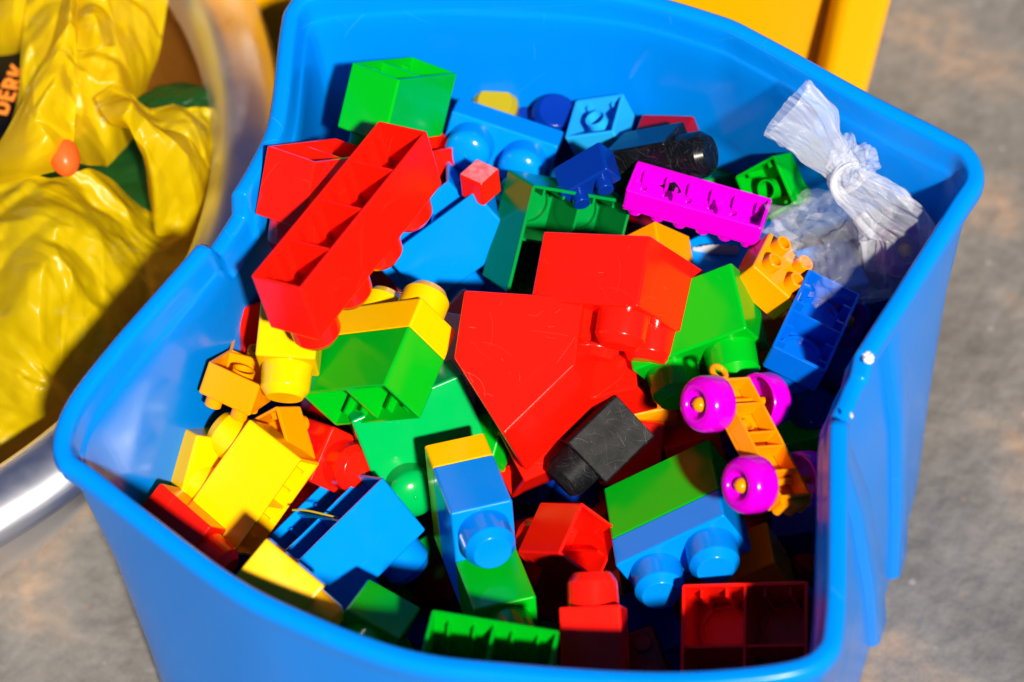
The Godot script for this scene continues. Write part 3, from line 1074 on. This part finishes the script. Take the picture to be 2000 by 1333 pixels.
	brick("small_brick", "skyblue", 1, 0.6, 1, 0.945, Vector3(0.057, 0.2194, -0.1567), Quaternion(0.9721, 0.1813, 0.1373, 0.0574), "small pale blue brick with a round tube in its hollow side, at the back wall", {"pitch": 0.5, "tube": true})
	brick("small_brick", "navy", 1, 0.6, 0.5, 0.975, Vector3(0.047, 0.2435, -0.1056), Quaternion(0.7085, 0.2417, 0.1542, 0.6448), "small dark blue brick with a stud below it, under the pale blue one", {"pitch": 0.5})
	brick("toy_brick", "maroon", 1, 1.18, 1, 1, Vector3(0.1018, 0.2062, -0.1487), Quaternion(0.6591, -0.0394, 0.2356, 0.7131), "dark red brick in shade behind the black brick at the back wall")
	brick("toy_brick", "black", 1, 1.18, 1, 0.975, Vector3(0.0694, 0.2227, -0.115), Quaternion(0.3336, 0.3271, -0.4095, 0.7836), "glossy black brick with a scuffed stud pointing right, at the back wall", {"worn": true})
	brick("small_brick", "magenta", 2.4, 0.44, 0.8, 0.985, Vector3(0.1066, 0.2454, -0.0744), Quaternion(0.9775, -0.0673, 0.1827, 0.0813), "long magenta small brick lying hollow side up at the back right", {"pitch": 0.4, "tube": true, "holes": true})
	brick("small_brick", "green", 1, 0.6, 1, 0.925, Vector3(0.1455, 0.2166, -0.0957), Quaternion(0.0515, -0.2788, 0.8785, -0.3846), "small green brick lying hollow side up between the magenta brick and the clear bag", {"pitch": 0.5, "tube": true})
	brick("toy_brick", "blue_shaded", 2, 0.59, 1, 0.955, Vector3(0.1591, 0.2372, 0.008), Quaternion(0.5134, -0.0598, 0.8461, 0.1304), "blue brick coloured in its shaded tone, with two open cells at the right wall", {"ring": true})
	brick("small_brick", "amber", 1, 0.6, 1, 0.985, Vector3(0.1351, 0.2202, -0.0295), Quaternion(0.2617, 0.8199, 0.178, -0.4771), "small amber brick with four ring studs below the magenta brick", {"pitch": 0.5, "hollow": true})
	brick("toy_brick", "amber", 1, 1.18, 1, 0.985, Vector3(0.0807, 0.2018, -0.0796), Quaternion(0.6883, -0.2581, -0.3405, 0.5863), "amber brick half hidden behind the wide red brick")
	brick("toy_brick", "darkgreen", 2, 1.18, 2, 0.955, Vector3(0.0357, 0.2191, -0.0662), Quaternion(0.8728, -0.2366, 0.067, -0.4215), "dark green wide brick with open cells behind the wide red brick", {"ring": true})
	brick("small_brick", "red", 0.5, 0.5, 0.5, 1, Vector3(-0.0097, 0.2271, -0.1019), Quaternion(-0.0899, -0.3521, 0.04, 0.9308), "small red brick with a worn pinkish top between blue bricks", {"plain": true, "faded": true})
	brick("toy_brick", "yellow", 1, 1.18, 1, 0.98, Vector3(-0.1121, 0.2438, -0.0293), Quaternion(0.8025, -0.071, 0.0347, 0.5915), "pale yellow brick with its stud pointing down under the long red brick")
	brick("small_brick", "amber", 1, 0.6, 1, 0.962, Vector3(-0.1415, 0.2211, -0.0045), Quaternion(0.9093, -0.1506, 0.2183, 0.3206), "small amber brick with a cross-shaped tube in its hollow side, at the left wall", {"pitch": 0.5, "tube": true})
	brick("small_brick", "amber", 1, 0.6, 1, 0.972, Vector3(-0.1354, 0.205, -0.028), Quaternion(0.9546, -0.1534, 0.0638, 0.2471), "small amber brick wedged upright behind another amber brick at the left wall", {"pitch": 0.5, "tube": true})
	brick("toy_brick", "yellow", 2, 1.18, 1, 0.955, Vector3(-0.1893, 0.1543, 0.0164), Quaternion(0.0215, -0.6446, -0.5097, 0.5694), "yellow brick half in shade between the left wall and the big yellow brick", {"plain": true})
	brick("small_brick", "amber", 1, 0.6, 1, 0.98, Vector3(-0.1367, 0.1775, 0.0162), Quaternion(0.0417, -0.2033, 0.9162, -0.3427), "small hollow amber brick beside the big yellow brick and the red one-stud brick", {"pitch": 0.5, "tube": true})
	brick("toy_brick", "red", 1, 1.18, 1, 1.01, Vector3(-0.1155, 0.1407, 0.0006), Quaternion(-0.0344, -0.7259, -0.4547, 0.5149), "red one-stud brick right of the big yellow brick")
	brick("toy_brick", "red", 1, 1.18, 1, 0.97, Vector3(-0.196, 0.1851, 0.0556), Quaternion(0.4477, -0.1011, -0.624, 0.6324), "red one-stud brick in shade at the front left rim")
	brick("toy_brick", "teal", 2, 1.18, 2, 1.004, Vector3(-0.0594, 0.154, -0.0031), Quaternion(0.4676, 0.1613, -0.0468, 0.8678), "wide green brick facing up with a round stud, below the light green brick", {"studs": [Vector2(0.5, 1.5), Vector2(1.5, 1.5)], "dome": true})
	brick("toy_brick", "red", 1, 1.18, 1, 0.955, Vector3(0.0314, 0.1766, 0.094), Quaternion(0.4921, -0.3934, 0.7651, 0.133), "red brick with a ribbed hollow end, right of the leaning stack")
	brick("toy_brick", "red", 1, 1.18, 1, 0.965, Vector3(0.0274, 0.1888, 0.1805), Quaternion(-0.5314, -0.0699, 0.0185, 0.844), "red brick standing with its stud up at the front rim")
	brick("toy_brick", "amber", 1, 1, 1, 0.97, Vector3(0.1183, 0.1462, 0.1144), Quaternion(0.1665, -0.5941, 0.7771, -0.1242), "amber block in shade right of the blue studs", {"plain": true})
	brick("toy_brick", "red", 2, 1.18, 2, 1, Vector3(0.1019, 0.1942, 0.1707), Quaternion(0.9835, 0.1092, 0.0759, -0.1225), "wide red brick lying hollow side up in the shade of the front right corner", {"ring": true})
	brick("toy_brick", "yellow", 1, 1.18, 1, 0.982, Vector3(-0.1398, 0.2328, 0.1216), Quaternion(0.2103, 0.4414, 0.8081, -0.3284), "yellow one-stud brick at the front rim below the large blue brick")
	brick("toy_brick", "green", 1, 1.18, 1, 0.962, Vector3(-0.0775, 0.1862, 0.1327), Quaternion(0.462, -0.2901, 0.0068, 0.8381), "green one-stud brick at the front rim left of the leaning stack")
	brick("toy_brick", "green", 2, 1.18, 1, 0.965, Vector3(-0.0227, 0.2564, 0.192), Quaternion(0.9882, -0.0422, 0.1213, 0.0835), "green brick with two open cells facing up at the front rim")
	brick("toy_brick", "red", 1, 1.18, 1, 0.99, Vector3(0.0695, 0.1916, 0.0006), Quaternion(-0.5556, 0.3521, 0.6095, 0.4426), "red brick with a broken open end under the scuffed red studs")
	brick("toy_brick", "red", 1, 1.18, 1, 1.015, Vector3(0.066, 0.1377, -0.0069), Quaternion(-0.0935, 0.4048, 0.9072, 0.0658), "red brick in the gap between the black brick and the wheeled chassis", {"plain": true})
	brick("toy_brick", "red", 1, 1.18, 1, 0.985, Vector3(-0.0092, 0.1527, 0.0268), Quaternion(0.4993, 0.6146, -0.5563, 0.252), "red brick under the point of the red gable block")
	brick("toy_brick", "red", 0.8, 0.8, 0.8, 1, Vector3(-0.0361, 0.219, -0.1484), Quaternion(0.9446, -0.1209, -0.2219, 0.2094), "red brick behind the top end of the long red brick")
	brick("toy_brick", "yellow", 1, 1.18, 1, 1, Vector3(0.0045, 0.1549, -0.2054), Quaternion(0.1853, 0.1555, 0.0545, 0.9688), "olive yellow brick stud peeping over the half-height blue brick at the back")
	brick("toy_brick", "navy", 1, 1.18, 1, 1, Vector3(0.0284, 0.1562, -0.1897), Quaternion(0.1695, 0.2132, -0.0376, 0.9615), "navy brick with its round stud up in shade at the back wall", {"worn": true})
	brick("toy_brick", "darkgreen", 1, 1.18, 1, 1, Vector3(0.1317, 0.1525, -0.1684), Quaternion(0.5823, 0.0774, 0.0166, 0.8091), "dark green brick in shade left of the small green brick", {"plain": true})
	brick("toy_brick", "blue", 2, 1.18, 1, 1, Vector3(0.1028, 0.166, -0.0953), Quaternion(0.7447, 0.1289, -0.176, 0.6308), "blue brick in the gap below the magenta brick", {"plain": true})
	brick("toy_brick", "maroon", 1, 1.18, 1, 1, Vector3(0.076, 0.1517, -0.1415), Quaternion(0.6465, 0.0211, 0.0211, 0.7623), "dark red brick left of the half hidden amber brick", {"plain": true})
	brick("toy_brick", "navy", 2, 1.18, 1, 1, Vector3(0.1638, 0.1019, -0.0224), Quaternion(0.1927, 0.4774, -0.0122, 0.8572), "navy brick in deep shade under the shade-toned blue open brick")
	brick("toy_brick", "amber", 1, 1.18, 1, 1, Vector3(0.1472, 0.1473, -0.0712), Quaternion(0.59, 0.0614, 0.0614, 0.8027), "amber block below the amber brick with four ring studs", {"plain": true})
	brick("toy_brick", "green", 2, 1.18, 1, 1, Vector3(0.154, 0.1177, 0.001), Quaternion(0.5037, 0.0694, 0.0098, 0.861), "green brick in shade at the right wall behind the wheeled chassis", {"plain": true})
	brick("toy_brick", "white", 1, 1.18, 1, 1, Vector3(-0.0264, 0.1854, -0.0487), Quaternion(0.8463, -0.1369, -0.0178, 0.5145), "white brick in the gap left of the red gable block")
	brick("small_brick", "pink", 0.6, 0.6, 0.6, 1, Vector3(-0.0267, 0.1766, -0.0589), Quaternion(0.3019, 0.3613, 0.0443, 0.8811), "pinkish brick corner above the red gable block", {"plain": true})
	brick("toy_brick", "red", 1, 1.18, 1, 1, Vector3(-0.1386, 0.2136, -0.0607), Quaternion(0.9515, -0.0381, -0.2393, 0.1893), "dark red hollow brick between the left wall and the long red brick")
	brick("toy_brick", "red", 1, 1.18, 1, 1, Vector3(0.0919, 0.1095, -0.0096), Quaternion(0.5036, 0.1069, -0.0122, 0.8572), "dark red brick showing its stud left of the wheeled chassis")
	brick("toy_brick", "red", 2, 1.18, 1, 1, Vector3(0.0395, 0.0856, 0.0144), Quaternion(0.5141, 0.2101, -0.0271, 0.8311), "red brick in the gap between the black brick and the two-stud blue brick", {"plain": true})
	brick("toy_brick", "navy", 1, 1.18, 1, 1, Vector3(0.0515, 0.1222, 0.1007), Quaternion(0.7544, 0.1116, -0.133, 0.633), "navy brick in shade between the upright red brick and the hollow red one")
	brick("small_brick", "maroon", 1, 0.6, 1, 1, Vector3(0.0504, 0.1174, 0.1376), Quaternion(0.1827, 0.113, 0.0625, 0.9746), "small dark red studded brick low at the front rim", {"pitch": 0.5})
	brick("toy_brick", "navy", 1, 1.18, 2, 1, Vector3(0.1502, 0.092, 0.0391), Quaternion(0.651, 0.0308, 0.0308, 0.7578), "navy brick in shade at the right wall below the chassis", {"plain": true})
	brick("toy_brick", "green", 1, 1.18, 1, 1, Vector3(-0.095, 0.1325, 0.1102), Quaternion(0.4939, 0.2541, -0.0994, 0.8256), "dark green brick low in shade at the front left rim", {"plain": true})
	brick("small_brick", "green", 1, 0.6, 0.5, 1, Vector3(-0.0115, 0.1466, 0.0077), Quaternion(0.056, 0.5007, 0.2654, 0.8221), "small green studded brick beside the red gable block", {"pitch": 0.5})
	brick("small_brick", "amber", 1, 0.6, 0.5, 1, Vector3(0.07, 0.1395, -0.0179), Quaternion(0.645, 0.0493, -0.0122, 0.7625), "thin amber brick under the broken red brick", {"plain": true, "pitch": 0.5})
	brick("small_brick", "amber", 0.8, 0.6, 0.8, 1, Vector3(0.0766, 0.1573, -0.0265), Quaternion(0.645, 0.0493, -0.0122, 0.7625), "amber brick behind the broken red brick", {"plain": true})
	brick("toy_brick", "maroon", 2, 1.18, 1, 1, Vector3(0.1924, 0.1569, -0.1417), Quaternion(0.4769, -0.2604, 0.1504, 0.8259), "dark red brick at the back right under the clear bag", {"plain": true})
	brick("toy_brick", "blue", 1, 1.18, 1, 1, Vector3(0.1771, 0.1639, -0.0807), Quaternion(0.6403, 0.0668, -0.056, 0.7631), "blue brick under the front of the clear bag", {"plain": true})
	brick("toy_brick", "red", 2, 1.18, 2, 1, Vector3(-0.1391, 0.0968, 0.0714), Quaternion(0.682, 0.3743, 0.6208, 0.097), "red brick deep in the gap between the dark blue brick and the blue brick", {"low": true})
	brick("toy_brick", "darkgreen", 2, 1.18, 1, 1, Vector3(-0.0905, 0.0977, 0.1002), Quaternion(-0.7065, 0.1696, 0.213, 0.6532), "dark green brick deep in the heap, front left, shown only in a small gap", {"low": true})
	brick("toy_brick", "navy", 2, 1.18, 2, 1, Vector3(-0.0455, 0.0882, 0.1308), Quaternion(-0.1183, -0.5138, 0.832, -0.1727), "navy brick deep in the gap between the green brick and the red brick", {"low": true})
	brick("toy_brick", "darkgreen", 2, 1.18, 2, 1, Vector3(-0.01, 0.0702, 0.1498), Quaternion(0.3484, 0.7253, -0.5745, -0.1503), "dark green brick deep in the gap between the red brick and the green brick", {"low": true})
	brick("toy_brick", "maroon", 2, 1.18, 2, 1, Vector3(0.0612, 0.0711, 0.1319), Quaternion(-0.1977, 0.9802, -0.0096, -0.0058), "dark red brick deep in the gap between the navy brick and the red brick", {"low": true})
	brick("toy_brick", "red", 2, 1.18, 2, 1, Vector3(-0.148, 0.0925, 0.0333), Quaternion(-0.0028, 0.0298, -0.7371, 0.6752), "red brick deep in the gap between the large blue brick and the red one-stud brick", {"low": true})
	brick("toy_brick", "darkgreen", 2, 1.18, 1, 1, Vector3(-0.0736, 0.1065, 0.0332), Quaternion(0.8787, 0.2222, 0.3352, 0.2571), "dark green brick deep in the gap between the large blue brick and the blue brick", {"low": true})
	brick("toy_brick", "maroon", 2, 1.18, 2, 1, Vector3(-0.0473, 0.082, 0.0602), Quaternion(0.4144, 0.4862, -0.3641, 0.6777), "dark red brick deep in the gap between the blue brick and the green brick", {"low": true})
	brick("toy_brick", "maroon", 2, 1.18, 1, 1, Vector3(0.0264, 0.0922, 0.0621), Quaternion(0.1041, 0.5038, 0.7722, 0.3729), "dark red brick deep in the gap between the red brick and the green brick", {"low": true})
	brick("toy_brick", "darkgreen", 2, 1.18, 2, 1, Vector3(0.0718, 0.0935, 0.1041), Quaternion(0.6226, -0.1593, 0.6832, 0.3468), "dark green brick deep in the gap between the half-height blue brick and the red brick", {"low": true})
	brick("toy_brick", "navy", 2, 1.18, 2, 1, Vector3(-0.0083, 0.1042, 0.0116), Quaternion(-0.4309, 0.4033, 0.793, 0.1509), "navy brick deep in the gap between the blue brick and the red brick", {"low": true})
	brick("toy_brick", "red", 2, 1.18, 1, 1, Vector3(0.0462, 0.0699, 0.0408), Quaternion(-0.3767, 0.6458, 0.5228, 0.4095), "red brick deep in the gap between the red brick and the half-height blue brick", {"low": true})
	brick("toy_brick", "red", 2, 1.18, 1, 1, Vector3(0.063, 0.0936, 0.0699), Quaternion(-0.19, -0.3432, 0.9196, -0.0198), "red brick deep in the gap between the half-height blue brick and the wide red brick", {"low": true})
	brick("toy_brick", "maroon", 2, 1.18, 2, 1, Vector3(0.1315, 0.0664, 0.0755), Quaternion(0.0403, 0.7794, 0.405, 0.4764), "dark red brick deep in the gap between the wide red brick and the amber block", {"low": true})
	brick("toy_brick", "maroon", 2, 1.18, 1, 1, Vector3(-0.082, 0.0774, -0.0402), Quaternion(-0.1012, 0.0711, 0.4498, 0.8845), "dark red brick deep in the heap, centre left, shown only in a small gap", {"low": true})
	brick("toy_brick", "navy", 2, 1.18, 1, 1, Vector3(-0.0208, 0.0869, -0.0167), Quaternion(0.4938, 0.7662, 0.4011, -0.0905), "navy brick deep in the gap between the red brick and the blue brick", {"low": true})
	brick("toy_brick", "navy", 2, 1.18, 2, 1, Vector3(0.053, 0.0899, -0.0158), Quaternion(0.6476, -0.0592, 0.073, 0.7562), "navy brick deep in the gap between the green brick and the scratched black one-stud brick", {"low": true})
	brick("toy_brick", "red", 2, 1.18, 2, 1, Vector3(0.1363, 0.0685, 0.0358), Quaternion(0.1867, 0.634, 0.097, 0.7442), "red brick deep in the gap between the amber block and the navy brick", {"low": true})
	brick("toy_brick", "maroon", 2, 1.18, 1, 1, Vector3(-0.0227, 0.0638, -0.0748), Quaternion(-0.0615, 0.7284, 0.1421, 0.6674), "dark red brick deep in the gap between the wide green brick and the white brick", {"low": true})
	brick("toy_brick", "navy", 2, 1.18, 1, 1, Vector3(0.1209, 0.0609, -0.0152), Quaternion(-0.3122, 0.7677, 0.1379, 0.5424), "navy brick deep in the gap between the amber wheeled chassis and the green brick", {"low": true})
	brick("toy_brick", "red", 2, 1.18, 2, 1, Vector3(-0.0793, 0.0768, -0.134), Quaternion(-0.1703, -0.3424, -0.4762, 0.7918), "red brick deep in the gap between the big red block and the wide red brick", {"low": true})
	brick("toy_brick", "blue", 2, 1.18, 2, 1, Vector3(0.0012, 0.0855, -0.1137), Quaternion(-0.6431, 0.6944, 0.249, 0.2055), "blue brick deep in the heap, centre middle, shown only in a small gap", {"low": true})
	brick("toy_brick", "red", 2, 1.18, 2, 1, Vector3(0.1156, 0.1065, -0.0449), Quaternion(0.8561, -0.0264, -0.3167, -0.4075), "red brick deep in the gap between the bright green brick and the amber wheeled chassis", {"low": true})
	gable_block(Vector3(-0.0227, 0.2485, -0.0225), Quaternion(0.7838, -0.0372, 0.1302, 0.6061))
	toy_car(Vector3(0.102, 0.2547, 0.0511), Quaternion(0.788, -0.2096, 0.5449, 0.1954), U * 0.905)
	# a second, mostly hidden toy: only its wheels show
	var spots := [[Vector3(0.2124, 0.2362, -0.0327), Vector3(0.25, 0.80, 0.55), "dark magenta wheel with an amber axle pin at the right wall, under the clear bag"], [Vector3(0.1813, 0.2081, -0.0093), Vector3(0.6, 0.5, 0.6), "dark magenta wheel half hidden by the right rim below the other one"]]
	for q in spots:
		var w := thing("loose_wheel_toy", q[2], "toy wheel", q[0], Quaternion(Vector3.UP, -(q[1] as Vector3).normalized()), "loose wheels at the right wall")
		part("tyre", wheel_mesh(0.46 * U, 0.40 * U), mats["purple"], w)
		axle_cap(w, Vector3(0, 0.10, 0) * U, 0.12 * U, Vector3.DOWN, mats["amber"])
	clear_bag()

	# ---- small loose bits
	var th := Shape.new()
	var a0: Vector3 = Vector3(-0.1231, 0.1762, 0.0586)
	var a1: Vector3 = Vector3(-0.099, 0.1782, 0.067)
	var path := [a0, a0.lerp(a1, 0.3) + Vector3(0, 0.002, 0), a0.lerp(a1, 0.7) + Vector3(0, 0.002, 0.0005), a1]
	var strand := part("straw_strand", ring_sweep(path, [0.0006, 0.0006, 0.0006, 0.0004], 20, 8, 0.0, 1), mats["olive"], self)
	tag(strand, "thin dry straw lying across the open cells of the large blue brick", "straw")
	var paper := part("torn_paper", torn_paper([Vector3(0.1046, 0.1834, -0.0856), Vector3(0.1178, 0.1888, -0.0822), Vector3(0.1308, 0.1875, -0.0803), Vector3(0.1087, 0.1734, -0.088), Vector3(0.1185, 0.1715, -0.0854), Vector3(0.1298, 0.1747, -0.0844)]), mats["white"], self)
	tag(paper, "torn scrap of white paper under the magenta brick", "paper")


func torn_paper(p: Array) -> ArrayMesh:
	var r := RandomNumberGenerator.new()
	r.seed = 2
	var rows := []
	for j in 7:
		var f := j / 6.0
		var row := PackedVector3Array()
		for i in 41:
			var t := i / 40.0 * 1.999
			var up: Vector3 = smooth([p[0], p[1], p[2]], t)
			var dn: Vector3 = smooth([p[3], p[4], p[5]], t)
			var x := up.lerp(dn, f) + Vector3(0, -0.002, 0.001) * sin(f * PI)
			if j == 0:
				x += Vector3(0, 0.0007, 0) * r.randf_range(-1, 1)
			row.append(x)
		rows.append(row)
	return grid(rows, false)


func concrete() -> ImageTexture:
	var n := 1024
	var a := FastNoiseLite.new()
	a.seed = 41
	a.frequency = 0.004
	a.fractal_octaves = 5
	var b := FastNoiseLite.new()
	b.seed = 42
	b.frequency = 0.03
	b.fractal_octaves = 4
	var c := FastNoiseLite.new()
	c.seed = 43
	c.frequency = 0.0035
	c.fractal_octaves = 3
	c.fractal_type = FastNoiseLite.FRACTAL_RIDGED
	var ia := a.get_seamless_image(n, n)
	var ib := b.get_seamless_image(n, n)
	var ic := c.get_seamless_image(n, n)
	var r := RandomNumberGenerator.new()
	r.seed = 44
	var im := Image.create(n, n, false, Image.FORMAT_RGB8)
	for y in n:
		for x in n:
			var va := ia.get_pixel(x, y).r
			var vb := ib.get_pixel(x, y).r
			var vc := ic.get_pixel(x, y).r
			var v := 0.415 + (va - 0.5) * 0.13 + (vb - 0.5) * 0.07 + r.randf_range(-0.025, 0.025)
			var warm := clampf((va - 0.55) * 1.2, 0.0, 0.35) * vb
			var col := Color(v * (1.02 + warm * 0.5), v * 0.99, v * (0.97 - warm * 0.4))
			if vc > 0.975:
				col = col.darkened((vc - 0.975) * 9.0)
			im.set_pixel(x, y, col)
	# worn patches of brownish grit
	for k in 260:
		var p := Vector2(r.randf() * n, r.randf() * n)
		var rad := r.randf_range(1.0, 3.5)
		var tone := Color(0.55, 0.42, 0.33) if r.randf() < 0.6 else Color(0.62, 0.60, 0.58)
		for yy in range(-4, 5):
			for xx in range(-4, 5):
				if Vector2(xx, yy).length() < rad:
					var qx := posmod(int(p.x) + xx, n)
					var qy := posmod(int(p.y) + yy, n)
					im.set_pixel(qx, qy, im.get_pixel(qx, qy).lerp(tone, 0.5))
	im.generate_mipmaps()
	return ImageTexture.create_from_image(im)
